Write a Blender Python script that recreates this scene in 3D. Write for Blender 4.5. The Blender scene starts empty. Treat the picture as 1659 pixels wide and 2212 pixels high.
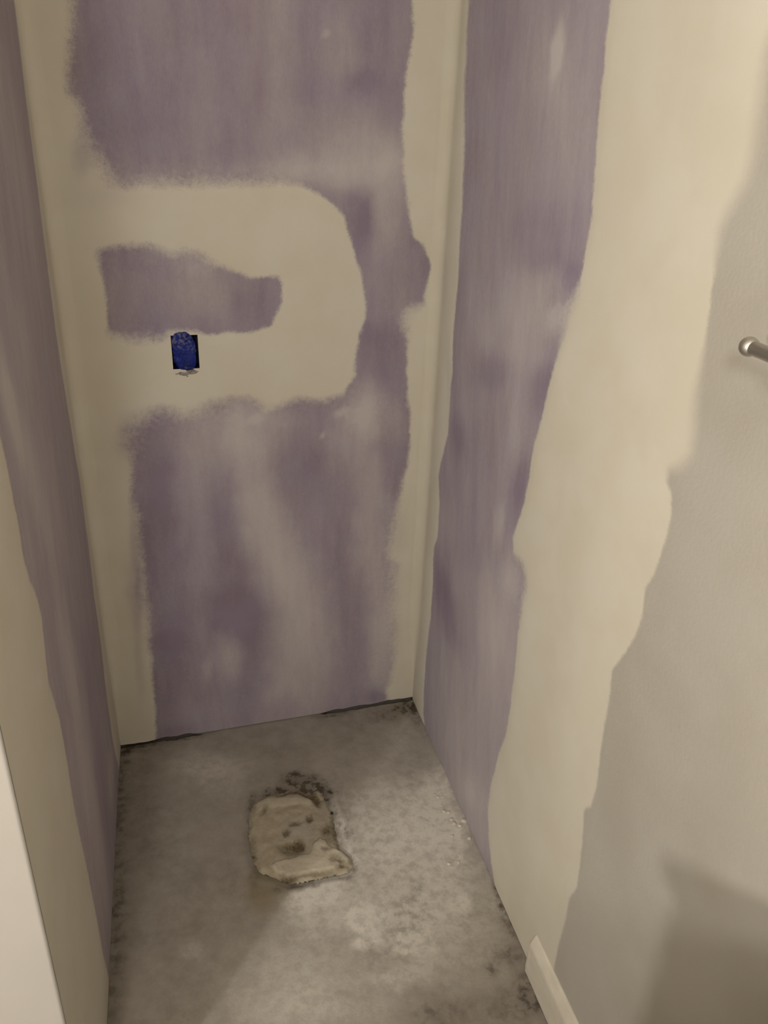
import bpy, bmesh, math, json
import numpy as np
from mathutils import Vector, Matrix
C = bpy.context.scene.collection
S = bpy.context.scene

# ------------------------------------------------------------------ camera
CAM = {'loc': [-0.59055, -1.74471, 1.49159], 'r': [0.967726, -0.249319, 0.036686], 'u': [0.077871, 0.434304, 0.897394], 'f': [0.23967, 0.865575, -0.439702], 'fpx': 1738.5}
cd = bpy.data.cameras.new('camera'); cam = bpy.data.objects.new('camera', cd); C.objects.link(cam)
r, u, f = (Vector(CAM[k]) for k in 'ruf')
cam.matrix_world = Matrix(((r.x, u.x, -f.x, CAM['loc'][0]), (r.y, u.y, -f.y, CAM['loc'][1]), (r.z, u.z, -f.z, CAM['loc'][2]), (0, 0, 0, 1)))
cd.sensor_fit = 'HORIZONTAL'; cd.sensor_width = 36.0; cd.lens = CAM['fpx'] * 36.0 / 1659.0
cd.clip_start = 0.02
S.camera = cam

# ------------------------------------------------------------------ world, lamps, exposure
w = bpy.data.worlds.new('world'); S.world = w; w.use_nodes = True
w.node_tree.nodes['Background'].inputs[0].default_value = (1.0, 0.86, 0.68, 1)
w.node_tree.nodes['Background'].inputs[1].default_value = 0.005
WARM = (1.0, 0.965, 0.90)
def bulb(name, loc, watts, radius=0.05):
    l = bpy.data.lights.new(name, 'POINT'); l.energy = watts; l.color = WARM; l.shadow_soft_size = radius
    o = bpy.data.objects.new(name, l); o.location = loc; C.objects.link(o); return o
# two globes of the vanity light behind the photographer and a ceiling lamp further back
bulb('vanity_bulb', (-1.96, -2.39, 1.50), 37, .055)
bulb('vanity_bulb', (-0.99, -2.45, 1.90), 22, .10)
bulb('ceiling_bulb', (-0.60, -2.40, 2.25), 3.5, .08)
S.view_settings.view_transform = 'Standard'; S.view_settings.look = 'None'
S.view_settings.gamma = 1.0; S.view_settings.use_curve_mapping = False
S.view_settings.exposure = 1.07

# ------------------------------------------------------------------ helpers
W = 0.80; YL = -0.0286; FY = -1.0011; HC = 2.44
def fade(t): return t * t * (3 - 2 * t)
def vnoise(x, y, seed=0):
    xi = np.floor(x).astype(np.int64); yi = np.floor(y).astype(np.int64); fx = fade(x - xi); fy = fade(y - yi)
    def h(a, b):
        n = (a * 374761393 + b * 668265263 + seed * 974711) & 0x7fffffff
        n = ((n ^ (n >> 13)) * 1274126177) & 0x7fffffff
        return ((n ^ (n >> 16)) & 0xffff) / 65535.0
    return (h(xi, yi) * (1 - fx) + h(xi + 1, yi) * fx) * (1 - fy) + (h(xi, yi + 1) * (1 - fx) + h(xi + 1, yi + 1) * fx) * fy
def fbm(x, y, seed=0, oct=4):
    s = 0; a = .5; t = 0
    for i in range(oct):
        s = s + a * vnoise(x * 2 ** i, y * 2 ** i, seed + i * 17); t += a; a *= .5
    return s / t
def sdist(P, poly):                         # signed distance to a closed outline, negative inside
    V = np.array(poly, float); B = np.roll(V, -1, 0)
    d2 = np.full(len(P), 1e9); ins = np.zeros(len(P), bool)
    for a, b in zip(V, B):
        e = b - a; q = P - a
        t = np.clip((q @ e) / max(e @ e, 1e-12), 0, 1)
        d2 = np.minimum(d2, ((q - t[:, None] * e) ** 2).sum(1))
        if a[1] != b[1]:
            c = ((a[1] > P[:, 1]) != (b[1] > P[:, 1])) & (P[:, 0] < a[0] + (P[:, 1] - a[1]) * e[0] / (b[1] - a[1]))
            ins ^= c
    d = np.sqrt(d2); return np.where(ins, -d, d)
def blobs(P, L, warp=0.012, seed=3, sc=22.0):
    wx = (fbm(P[:, 0] * sc, P[:, 1] * sc, seed) - .5) * 2 * warp; wy = (fbm(P[:, 0] * sc, P[:, 1] * sc, seed + 5) - .5) * 2 * warp
    Q = P + np.stack([wx, wy], 1); out = np.zeros(len(P))
    for x, y, a, b, c, d, s in L:
        qx = Q[:, 0] - x; qy = Q[:, 1] - y
        r2 = (a * qx + b * qy) ** 2 + (c * qx + d * qy) ** 2
        out += s * np.exp(-np.minimum(r2, 20) ** 1.4 * .8)
    return out
def axis(*segs):                            # (start, stop, step) ... -> sorted unique coordinates
    v = []
    for a, b, s in segs: v += list(np.linspace(a, b, max(2, int(round(abs(b - a) / s)) + 1)))
    v = sorted(v); o = [v[0]]
    for t in v[1:]:
        if t - o[-1] > 1e-5: o.append(t)
    return np.array(o)
def grid(name, A, B, fn, mat, drop=None, attrs=None, flip=False, smooth=True):
    """a mesh over the grid A x B; fn(P) -> world positions; attrs {name: values}"""
    a, b = np.meshgrid(A, B, indexing='ij'); P = np.stack([a.ravel(), b.ravel()], 1)
    co = fn(P); na, nb = len(A), len(B)
    i, j = np.meshgrid(np.arange(na - 1), np.arange(nb - 1), indexing='ij'); i = i.ravel(); j = j.ravel()
    if drop is not None:
        cen = np.stack([(A[i] + A[i + 1]) / 2, (B[j] + B[j + 1]) / 2], 1); k = ~drop(cen); i = i[k]; j = j[k]
    F = np.stack([i * nb + j, (i + 1) * nb + j, (i + 1) * nb + j + 1, i * nb + j + 1], 1)
    if flip: F = F[:, ::-1]
    used = np.unique(F); rm = np.full(na * nb, -1); rm[used] = np.arange(len(used)); F = rm[F]; co = co[used]
    me = bpy.data.meshes.new(name); n = len(F)
    me.vertices.add(len(co)); me.vertices.foreach_set('co', co.astype(np.float32).ravel())
    me.loops.add(n * 4); me.loops.foreach_set('vertex_index', F.astype(np.int32).ravel())
    me.polygons.add(n); me.polygons.foreach_set('loop_start', np.arange(n, dtype=np.int32) * 4)
    me.polygons.foreach_set('loop_total', np.full(n, 4, np.int32))
    me.update(calc_edges=True)
    for k, v in (attrs or {}).items():
        at = me.attributes.new(k, 'FLOAT', 'POINT'); at.data.foreach_set('value', v[used].astype(np.float32))
    if smooth: me.polygons.foreach_set('use_smooth', np.ones(n, bool))
    me.materials.append(mat)
    o = bpy.data.objects.new(name, me); C.objects.link(o); return o
def gp(A, B):
    a, b = np.meshgrid(A, B, indexing='ij'); return np.stack([a.ravel(), b.ravel()], 1)
def obj(name, bm, mat, parent=None, smooth=False):
    me = bpy.data.meshes.new(name); bm.normal_update(); bm.to_mesh(me); bm.free()
    if smooth:
        for p in me.polygons: p.use_smooth = True
    me.materials.append(mat); o = bpy.data.objects.new(name, me); C.objects.link(o); o.parent = parent; return o
def box(bm, lo, hi, bev=0):
    g = bmesh.ops.create_cube(bm, size=1)['verts']
    for v in g: v.co = Vector([lo[k] + (v.co[k] + .5) * (hi[k] - lo[k]) for k in range(3)])
    if bev:
        es = list({e for v in g for e in v.link_edges}); bmesh.ops.bevel(bm, geom=es, offset=bev, segments=2, affect='EDGES', profile=.5)
def structure(o): o['kind'] = 'structure'; return o
def sstep(x, a, b): return fade(np.clip((x - a) / (b - a), 0, 1))

# ------------------------------------------------------------------ materials
class N:
    def __init__(s, name):
        s.m = bpy.data.materials.new(name); s.m.use_nodes = True; s.t = s.m.node_tree; s.b = s.t.nodes['Principled BSDF']
        s.pos = s.t.nodes.new('ShaderNodeNewGeometry').outputs['Position']
    def new(s, k, **kw):
        n = s.t.nodes.new(k)
        for a, b in kw.items(): setattr(n, a, b)
        return n
    def put(s, sock, v):
        if hasattr(v, 'is_linked') or hasattr(v, 'links'): s.t.links.new(v, sock)
        else: sock.default_value = v
    def math(s, op, a, b=0.0, clamp=False):
        n = s.new('ShaderNodeMath', operation=op, use_clamp=clamp); s.put(n.inputs[0], a); s.put(n.inputs[1], b); return n.outputs[0]
    def attr(s, name): return s.new('ShaderNodeAttribute', attribute_name=name).outputs['Fac']
    def noise(s, scale, detail=3, rough=.55, stretch=(1, 1, 1), vec=None):
        mp = s.new('ShaderNodeMapping'); s.put(mp.inputs['Vector'], vec or s.pos); mp.inputs['Scale'].default_value = stretch
        n = s.new('ShaderNodeTexNoise'); s.put(n.inputs['Vector'], mp.outputs[0]); n.inputs['Scale'].default_value = scale
        n.inputs['Detail'].default_value = detail; n.inputs['Roughness'].default_value = rough; return n.outputs['Fac']
    def ramp(s, v, a, b, lo=0.0, hi=1.0, kind='SMOOTHSTEP'):
        n = s.new('ShaderNodeMapRange', interpolation_type=kind); s.put(n.inputs['Value'], v)
        for k, x in (('From Min', a), ('From Max', b), ('To Min', lo), ('To Max', hi)): s.put(n.inputs[k], x)
        return n.outputs['Result']
    def mix(s, fac, a, b, mode='MIX'):
        n = s.new('ShaderNodeMix', data_type='RGBA', blend_type=mode); s.put(n.inputs[0], fac)
        for k, x in ((6, a), (7, b)): s.put(n.inputs[k], x if not isinstance(x, tuple) else (*x, 1)[:4])
        return n.outputs[2]
    def bump(s, h, strength, dist=.001):
        n = s.new('ShaderNodeBump'); n.inputs['Strength'].default_value = strength; n.inputs['Distance'].default_value = dist
        s.put(n.inputs['Height'], h); s.put(s.b.inputs['Normal'], n.outputs[0])
    def out(s, col, rough=.6, metal=0.0, spec=.3):
        s.put(s.b.inputs['Base Color'], col if not isinstance(col, tuple) else (*col, 1)[:4]); s.put(s.b.inputs['Roughness'], rough)
        s.b.inputs['Metallic'].default_value = metal; s.b.inputs['Specular IOR Level'].default_value = spec; return s.m
PURPLE = (.262, .217, .288); PURPLE2 = (.242, .191, .245); CREAM = (.605, .572, .495); CREAM2 = (.580, .540, .452); PAINT = (.420, .395, .355)
def drywall(name, axis_h):
    n = N(name)
    sd, haze, soft, show, paint, psoft = (n.attr(k) for k in ('cover', 'haze', 'soft', 'show', 'paint', 'psoft'))
    fine = n.noise(420, 2, .6); mid = n.noise(95, 4, .65); low = n.noise(9, 3)
    fib = n.noise(430, 3, .65, (1, 1, .28)); brush = n.noise(46, 5, .62, (1, 1, .16))
    grain = n.math('ADD', n.math('MULTIPLY', n.math('SUBTRACT', fine, .5), .010), n.math('MULTIPLY', n.math('SUBTRACT', mid, .5), .010))
    wd = n.math('ADD', .0055, n.math('MULTIPLY', soft, .020))
    e = n.math('ADD', sd, n.math('MULTIPLY', grain, n.math('ADD', 1.0, n.math('MULTIPLY', soft, 2.2))))
    c = n.ramp(e, n.math('MULTIPLY', wd, -1.0), wd)
    rot = n.new('ShaderNodeMapping'); n.put(rot.inputs['Vector'], n.pos); rot.inputs['Rotation'].default_value = (.254, 0, 0)
    sweep = n.noise(17, 4, .6, (1, 1, .2), rot.outputs[0])          # long slanting strokes of the knife
    # skim coat: a thin see-through veil dragged over the paper
    hz = n.math('ADD', n.math('MULTIPLY', haze, .95), n.math('ADD', n.math('MULTIPLY', n.math('SUBTRACT', brush, .5), .30), n.math('ADD', n.math('MULTIPLY', n.math('SUBTRACT', fib, .5), .26), n.math('MULTIPLY', n.math('SUBTRACT', mid, .5), n.math('ADD', .16, n.math('MULTIPLY', soft, .45))))))
    hz = n.math('ADD', hz, n.math('ADD', .17, n.math('MULTIPLY', n.math('SUBTRACT', sweep, .5), .50)))
    hz = n.math('MAXIMUM', n.math('MINIMUM', hz, .9), 0.0)
    c = n.math('MULTIPLY', c, n.math('SUBTRACT', 1.0, n.math('MULTIPLY', show, 1.0, True)), True)
    cov = n.math('MAXIMUM', c, hz)
    VEIL = (.520, .480, .470)
    pur = n.mix(n.ramp(low, .3, .7), PURPLE, PURPLE2)
    cre = n.mix(n.ramp(low, .3, .7), CREAM, CREAM2)
    col = n.mix(c, n.mix(hz, pur, VEIL), cre)
    pf = n.ramp(n.math('ADD', paint, n.math('MULTIPLY', grain, .6)), n.math('SUBTRACT', -.004, n.math('MULTIPLY', psoft, .02)), n.math('ADD', .004, n.math('MULTIPLY', psoft, .02)))
    peel = n.noise(160, 3, .6)
    sm = n.noise(5.5, 3, .5)
    pcol = n.mix(n.ramp(sm, .35, .7), PAINT, (PAINT[0] * .93, PAINT[1] * .92, PAINT[2] * .90))
    col = n.mix(pf, col, pcol)
    h = n.math('ADD', n.math('MULTIPLY', n.math('MULTIPLY', fib, n.math('SUBTRACT', 1.0, cov)), .5), n.math('MULTIPLY', n.math('MULTIPLY', peel, pf), 1.0))
    n.bump(h, .35, .0012)
    return n.out(col, n.ramp(pf, 0, 1, .9, .5), 0, .2)
M_WALL = drywall('taped_drywall', 0)
n = N('white_paint'); M_WHITE = n.out(n.mix(n.ramp(n.noise(6, 3), .3, .7), (.40, .38, .355), (.385, .365, .34)), .45, 0, .4)
n = N('room_paint'); M_ROOM = n.out((.46, .42, .36), .8)
n = N('ceiling_paint'); M_CEIL = n.out((.62, .59, .53), .9)
n = N('trim_paint'); n.bump(n.noise(60, 2), .1, .001); M_TRIM = n.out(n.mix(n.ramp(n.noise(30, 3), .3, .7), (.66, .62, .54), (.60, .555, .47)), .42, 0, .4)
n = N('void_shade'); M_VOID = n.out(n.mix(n.noise(40), (.03, .024, .018), (.055, .045, .035)), .95)  # near-black colour stands in for the shade of the void
n = N('brushed_nickel'); n.bump(n.noise(500, 2, .5, (1, .05, 1)), .06, .0005); M_NICKEL = n.out(n.mix(n.noise(25), (.50, .475, .44), (.58, .555, .515)), .44, 1.0)
n = N('dry_plaster'); n.bump(n.noise(700, 3), .4, .001); M_PLASTER = n.out(n.mix(n.noise(300), (.60, .55, .46), (.5, .45, .37)), .95)
n = N('grey_mud'); n.bump(n.noise(600, 3), .4, .001); M_MUD = n.out(n.mix(n.ramp(n.noise(420, 3), .4, .65), (.36, .33, .29), (.14, .125, .115)), .9)
n = N('black_grit'); M_GRIT = n.out(n.mix(n.noise(500), (.012, .010, .009), (.03, .024, .02)), .7)
n = N('blue_box_plastic'); M_BOX = n.out(n.mix(n.noise(90), (.010, .016, .075), (.006, .010, .05)), .5)
def concrete():
    n = N('bare_concrete'); dust, dark, ol = n.attr('dust'), n.attr('dark'), n.attr('olive')
    big = n.noise(7, 5, .6); mid = n.noise(28, 5, .65); fine = n.noise(210, 4, .7); sp = n.noise(48, 5, .62)
    col = n.mix(n.ramp(big, .3, .7), (.235, .205, .176), (.300, .268, .232))
    col = n.mix(n.ramp(mid, .35, .7, 0, .45), col, (.345, .315, .278))
    col = n.mix(n.math('MULTIPLY', n.ramp(ol, .0, 1), n.ramp(mid, .2, .7, .4, 1.0)), col, (.225, .186, .118))
    d = n.math('MULTIPLY', dust, n.ramp(sp, .32, .64, .55, 1.10))
    col = n.mix(n.math('MINIMUM', d, .92), col, (.600, .565, .510))
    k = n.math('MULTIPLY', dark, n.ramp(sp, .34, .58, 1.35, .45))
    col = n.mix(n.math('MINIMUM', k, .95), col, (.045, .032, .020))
    col = n.mix(n.ramp(fine, .35, .75, 0, .14), col, (.17, .145, .12))
    n.bump(n.math('ADD', n.math('MULTIPLY', fine, .5), mid), .35, .003)
    return n.out(col, .85, 0, .25)
M_CONC = concrete()
def mortar():
    n = N('patch_mortar'); dent, grey, lobe = n.attr('dent'), n.attr('grey'), n.attr('lobe')
    mid = n.noise(60, 4, .6); fine = n.noise(380, 3, .65); sp = n.noise(190, 4, .7)
    col = n.mix(n.ramp(mid, .3, .7), (.300, .256, .182), (.365, .318, .238))
    col = n.mix(n.math('MULTIPLY', lobe, n.ramp(mid, .2, .7, .6, 1.0)), col, (.450, .400, .315))
    col = n.mix(n.math('MULTIPLY', grey, .8), col, (.350, .315, .275))
    col = n.mix(n.math('MINIMUM', n.math('MULTIPLY', dent, n.ramp(sp, .3, .66, 1.25, .70)), .95), col, (.085, .062, .028))
    n.bump(n.math('ADD', fine, mid), .3, .002)
    return n.out(col, .7, 0, .3)
M_MORTAR = mortar()
def bluecover():
    n = N('blue_plastic_smeared'); sm = n.attr('smear'); a = n.noise(150, 5, .7); b = n.noise(60, 4, .65, (1, 1, .6)); s = n.noise(330, 3, .7, (1, 1, 2.2))
    base = n.mix(n.ramp(b, .35, .65), (.003, .009, .115), (.006, .019, .195))
    v = n.math('MULTIPLY', n.math('ADD', sm, .10), n.math('MULTIPLY', n.ramp(a, .42, .66), n.ramp(s, .36, .62, .25, 1.0)))
    col = n.mix(n.math('MULTIPLY', v, .75, True), base, (.27, .26, .30))
    n.bump(n.math('ADD', a, s), .35, .0015)
    return n.out(col, .65, 0, .2)
M_BLUE = bluecover()

# ------------------------------------------------------------------ walls of the alcove
HX0, HX1, HZ0, HZ1 = -.5905, -.5355, .9955, 1.0675         # hole cut for the electrical box
BACK_PURPLE = [[[-0.6857,1.8774],[-0.6977,1.7536],[-0.7103,1.654],[-0.7132,1.6126],[-0.7238,1.5768],[-0.7298,1.5479],[-0.7321,1.5113],[-0.7217,1.5006],[-0.7137,1.4822],[-0.7127,1.4441],[-0.7001,1.4133],[-0.6863,1.3898],[-0.6728,1.3618],[-0.6483,1.354],[-0.6264,1.3609],[-0.601,1.3588],[-0.54,1.3622],[-0.4958,1.3629],[-0.4508,1.367],[-0.3962,1.3645],[-0.3592,1.3668],[-0.3123,1.3615],[-0.2742,1.3463],[-0.245,1.3288],[-0.2201,1.3065],[-0.2094,1.2651],[-0.1986,1.2275],[-0.1823,1.1889],[-0.1703,1.1295],[-0.1713,1.0891],[-0.1812,1.0585],[-0.1888,1.0169],[-0.1935,0.9852],[-0.1898,0.9634],[-0.2195,0.9212],[-0.2628,0.9072],[-0.3269,0.9142],[-0.3955,0.891],[-0.4106,0.9082],[-0.4356,0.9269],[-0.4712,0.9247],[-0.5219,0.9149],[-0.5427,0.9002],[-0.5734,0.8861],[-0.5925,0.8948],[-0.6207,0.9072],[-0.6407,0.9],[-0.671,0.8841],[-0.692,0.8643],[-0.699,0.8327],[-0.6955,0.7888],[-0.7029,0.7335],[-0.7028,0.6935],[-0.6936,0.6635],[-0.6951,0.6041],[-0.6976,0.5432],[-0.6964,0.4414],[-0.6936,0.3883],[-0.7016,0.3219],[-0.699,0.2517],[-0.7007,0.1801],[-0.7036,0.1065],[-0.7078,0.0152],[-0.7144,-0.0628],[-0.0749,-0.0709],[-0.0796,0.0466],[-0.0673,0.0767],[-0.0612,0.155],[-0.0719,0.3374],[-0.0737,0.4371],[-0.0931,0.4809],[-0.0867,0.5341],[-0.0773,0.5988],[-0.0681,0.662],[-0.0585,0.7112],[-0.0497,0.7716],[-0.0542,0.8547],[-0.063,0.9125],[-0.0659,0.9684],[-0.0715,1.0336],[-0.0805,1.0813],[-0.0676,1.1068],[-0.0356,1.1214],[-0.0324,1.157],[-0.0244,1.2018],[-0.0433,1.2459],[-0.0656,1.2651],[-0.0776,1.2934],[-0.0852,1.3395],[-0.0926,1.3845],[-0.0998,1.4283],[-0.1039,1.4712],[-0.1015,1.5215],[-0.0976,1.5786],[-0.0902,1.6187],[-0.0895,1.6575],[-0.0944,1.6952],[-0.1003,1.8038],[-0.1077,1.9382]],[[-0.712,1.2353],[-0.6939,1.2439],[-0.659,1.2463],[-0.6193,1.2497],[-0.598,1.239],[-0.5765,1.2282],[-0.549,1.2343],[-0.522,1.2296],[-0.4954,1.2113],[-0.4679,1.2],[-0.4399,1.1922],[-0.4165,1.1807],[-0.3923,1.1822],[-0.3631,1.1837],[-0.3556,1.1674],[-0.3572,1.1337],[-0.3648,1.1045],[-0.3803,1.0831],[-0.4055,1.071],[-0.4353,1.066],[-0.4742,1.0703],[-0.513,1.0676],[-0.5317,1.0751],[-0.5693,1.0792],[-0.5929,1.0771],[-0.6084,1.0582],[-0.6357,1.0641],[-0.6637,1.0602],[-0.6897,1.0736],[-0.7115,1.081],[-0.7106,1.1138],[-0.7093,1.1415],[-0.7097,1.1778],[-0.7137,1.2046]]]
BACK_HAZE = [[-0.3544,1.5891,22.6,0.88,0.65,-6.64,0.22],[-0.2403,1.6027,27.38,0.31,0.76,-14.15,0.3],[-0.2657,1.6318,139.97,0.56,7.75,-132.48,0.4],[-0.3208,1.4478,8.88,-0.1,0.58,-19.87,0.12],[-0.1688,1.4266,11.23,0.34,0.38,-15.24,0.5],[-0.2647,1.39,9.36,0.04,0.56,-28.71,0.42],[-0.3956,1.3858,8.25,-0.26,0.75,-39.17,0.28],[-0.1259,1.3391,24.54,1.01,0.11,-9.76,0.42],[-0.5741,1.3716,10.36,-0.82,0.96,-54.81,0.18],[-0.1872,1.3021,38.22,0.94,0.08,-14.3,-0.25],[-0.1252,1.5532,25.95,1.14,0.91,-20.33,0.02],[-0.2744,1.5386,13.53,0.02,1.21,-27.74,-0.12],[-0.1914,1.5502,26.53,0.66,1.86,-41.37,-0.2],[-0.651,1.5296,13.72,-1.44,0.37,-8.14,-0.08],[-0.1087,1.1782,15.57,0.68,-0.16,-11.0,0.12],[-0.0499,1.1773,36.92,2.17,-0.23,-16.47,-0.1],[-0.0613,1.0911,34.89,1.91,-1.11,-39.9,0.5],[-0.136,1.057,20.38,0.73,-1.06,-31.68,-0.15],[-0.1057,0.9812,22.34,0.95,-0.68,-15.08,-0.12],[-0.5714,1.1756,9.55,-2.4,-2.91,-14.87,0.22],[-0.6192,1.1487,24.32,-2.1,-0.27,-13.24,-0.12],[-0.5084,1.1465,17.54,-1.02,-0.36,-17.4,0.2],[-0.6841,1.2131,28.52,-2.99,-0.27,-27.99,-0.12],[-0.4038,1.125,20.26,-0.64,-0.61,-25.52,-0.05],[-0.6017,1.1943,17.97,-4.65,-8.22,-42.61,-0.1],[-0.5234,1.207,26.97,-1.7,-0.57,-54.58,0.2],[-0.4542,0.8476,8.62,-0.36,-1.04,-14.83,0.42],[-0.503,0.8945,16.37,-0.87,-1.93,-30.79,0.15],[-0.1636,0.8845,21.15,0.59,-1.11,-18.21,0.55],[-0.1958,0.8295,14.71,0.29,-1.0,-14.21,0.35],[-0.2735,0.8689,30.53,0.04,-2.04,-31.6,-0.1],[-0.3592,0.8744,18.75,-0.36,-2.32,-35.92,0.2],[-0.0879,0.8337,43.13,1.95,-1.15,-16.89,0.3],[-0.417,0.8705,41.91,12.77,30.18,-95.87,0.35],[-0.221,0.8734,58.14,32.46,33.64,-63.27,0.5],[-0.4327,0.7203,20.59,1.89,0.34,-5.38,0.48],[-0.3772,0.529,15.49,4.46,1.56,-5.39,0.5],[-0.333,0.3754,11.92,1.63,0.37,-6.22,0.46],[-0.3228,0.1703,10.5,-0.09,-1.03,-5.79,0.46],[-0.3623,0.0377,12.94,-0.21,-2.07,-10.24,0.25],[-0.5301,0.775,19.24,-1.12,-0.9,-10.78,0.25],[-0.5721,0.6023,26.14,0.66,0.03,-3.32,0.16],[-0.1569,0.6453,28.06,0.78,-0.44,-4.44,0.36],[-0.1068,0.4135,26.36,0.98,-0.45,-3.35,0.42],[-0.1631,0.4211,26.79,0.67,-0.78,-5.79,0.1],[-0.0841,0.1589,18.64,0.74,-0.98,-5.63,0.5],[-0.217,0.749,29.21,0.42,-1.37,-16.51,0.2],[-0.6484,0.6939,17.74,-1.49,-0.48,-4.83,-0.12],[-0.6658,0.3571,16.41,-1.34,-0.41,-2.63,-0.1],[-0.498,0.5814,22.9,1.67,0.29,-6.43,-0.12],[-0.463,0.3531,10.61,-0.41,-1.8,-11.81,-0.3],[-0.6422,0.3052,40.52,-3.08,-5.91,-35.74,-0.25],[-0.2618,0.6557,10.76,0.04,-0.86,-8.74,0.02],[-0.2122,0.4139,13.47,0.19,-1.61,-11.81,-0.05],[-0.1959,0.1784,13.95,0.24,-1.23,-7.06,-0.02],[-0.0895,0.7384,33.77,1.48,-0.74,-8.88,-0.1],[-0.126,0.7775,17.13,0.61,-4.04,-52.18,-0.1],[-0.5082,0.2254,32.47,-1.53,-2.69,-15.38,0.5],[-0.5651,0.2136,99.53,-28.22,-14.12,-26.9,0.35],[-0.4577,0.1795,27.47,-1.0,-1.99,-10.95,-0.12],[-0.375,0.0402,27.95,7.15,5.75,-22.67,-0.25],[-0.0993,0.0292,28.16,1.01,-7.4,-37.99,-0.45],[-0.5493,0.0285,8.97,-0.48,-3.28,-15.65,0.12],[-0.6521,0.0189,21.2,1.23,0.81,-45.35,-0.2],[-0.2646,0.8287,181.77,0.64,-10.32,-145.39,0.5],[-0.3064,0.7857,15.03,-0.09,-1.67,-21.29,-0.05]]
BACK_SHOW = [[-0.7226,1.4088,55.96,-6.76,0.77,-31.54,0.4],[-0.7031,0.8491,43.27,-4.34,-1.69,-23.14,0.35],[-0.7057,0.5566,97.07,-3.44,-0.29,-7.19,0.45],[-0.7192,0.4576,52.85,-1.23,-0.43,-12.79,0.35],[-0.7257,0.2984,91.63,-6.0,-0.98,-7.85,0.25],[-0.0768,0.4486,66.1,2.9,-11.56,-90.06,0.35],[-0.5688,1.086,48.26,-3.5,-2.67,-86.08,0.55],[-0.6875,1.3411,13.09,-1.43,0.5,-40.24,0.1],[-0.6264,0.897,17.02,-1.41,-3.76,-59.01,0.2],[-0.0668,0.5584,57.79,2.72,-1.65,-14.9,0.15]]
BACK_SOFT = [[-0.7205,1.4128,20.42,-2.46,0.35,-13.89,1],[-0.5215,1.3767,4.58,-0.3,0.62,-34.12,0.8],[-0.7015,0.865,14.78,-1.48,-1.08,-15.47,1],[-0.7074,0.4943,23.66,-2.21,-0.5,-3.73,0.6],[-0.0589,0.3355,19.18,0.89,-0.53,-3.61,1],[-0.061,1.0859,22.6,1.24,-0.68,-23.78,0.9],[-0.5929,0.8895,8.32,-0.62,-2.01,-31.1,0.9],[-0.4105,0.9104,4.68,-0.15,-1.81,-30.64,0.6],[-0.6541,1.0647,11.93,-1.11,-1.45,-41.27,0.9],[-0.5674,1.2299,5.99,-0.45,-0.18,-27.71,0.5],[-0.1523,0.8838,14.71,0.45,-1.33,-21.86,0.4],[-0.7229,1.5839,32.51,-4.13,0.37,-6.78,0.5]]
RIGHT_PURPLE = [[[-0.0071,1.9479],[-0.0368,1.8064],[-0.0614,1.6954],[-0.0668,1.6197],[-0.0725,1.5412],[-0.092,1.4599],[-0.1039,1.376],[-0.1086,1.3329],[-0.1092,1.2703],[-0.1176,1.1975],[-0.1104,1.0993],[-0.1156,1.0503],[-0.1237,1.0011],[-0.1224,0.9374],[-0.1255,0.8951],[-0.1287,0.8521],[-0.111,0.8114],[-0.0927,0.7692],[-0.0868,0.7311],[-0.1053,0.6789],[-0.1085,0.6311],[-0.1084,0.5807],[-0.0899,0.5451],[-0.0872,0.5041],[-0.0997,0.4443],[-0.1003,0.3476],[-0.0901,0.2393],[-0.0905,0.1334],[-0.1022,0.0321],[-0.1374,-0.0355],[-0.301,-0.0453],[-0.6239,-0.0315],[-0.6364,0.0056],[-0.6065,0.0355],[-0.5784,0.0896],[-0.5614,0.1551],[-0.5612,0.2089],[-0.5768,0.3015],[-0.6013,0.3971],[-0.6051,0.4704],[-0.6012,0.5676],[-0.5957,0.6277],[-0.5994,0.6919],[-0.5976,0.7504],[-0.5778,0.7682],[-0.5343,0.7686],[-0.5221,0.7965],[-0.5357,0.842],[-0.5543,0.8882],[-0.5564,0.9519],[-0.5628,0.9977],[-0.5712,1.0344],[-0.5815,1.0625],[-0.5871,1.1041],[-0.5947,1.1373],[-0.6056,1.1852],[-0.6116,1.2298],[-0.63,1.2616],[-0.6414,1.2973],[-0.6455,1.3306],[-0.6476,1.3689],[-0.6429,1.4054],[-0.6376,1.4351],[-0.6339,1.4761],[-0.6249,1.5329],[-0.6238,1.5606],[-0.6204,1.5984],[-0.6167,1.6405],[-0.6063,1.7169],[-0.5857,1.815]]]
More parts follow.
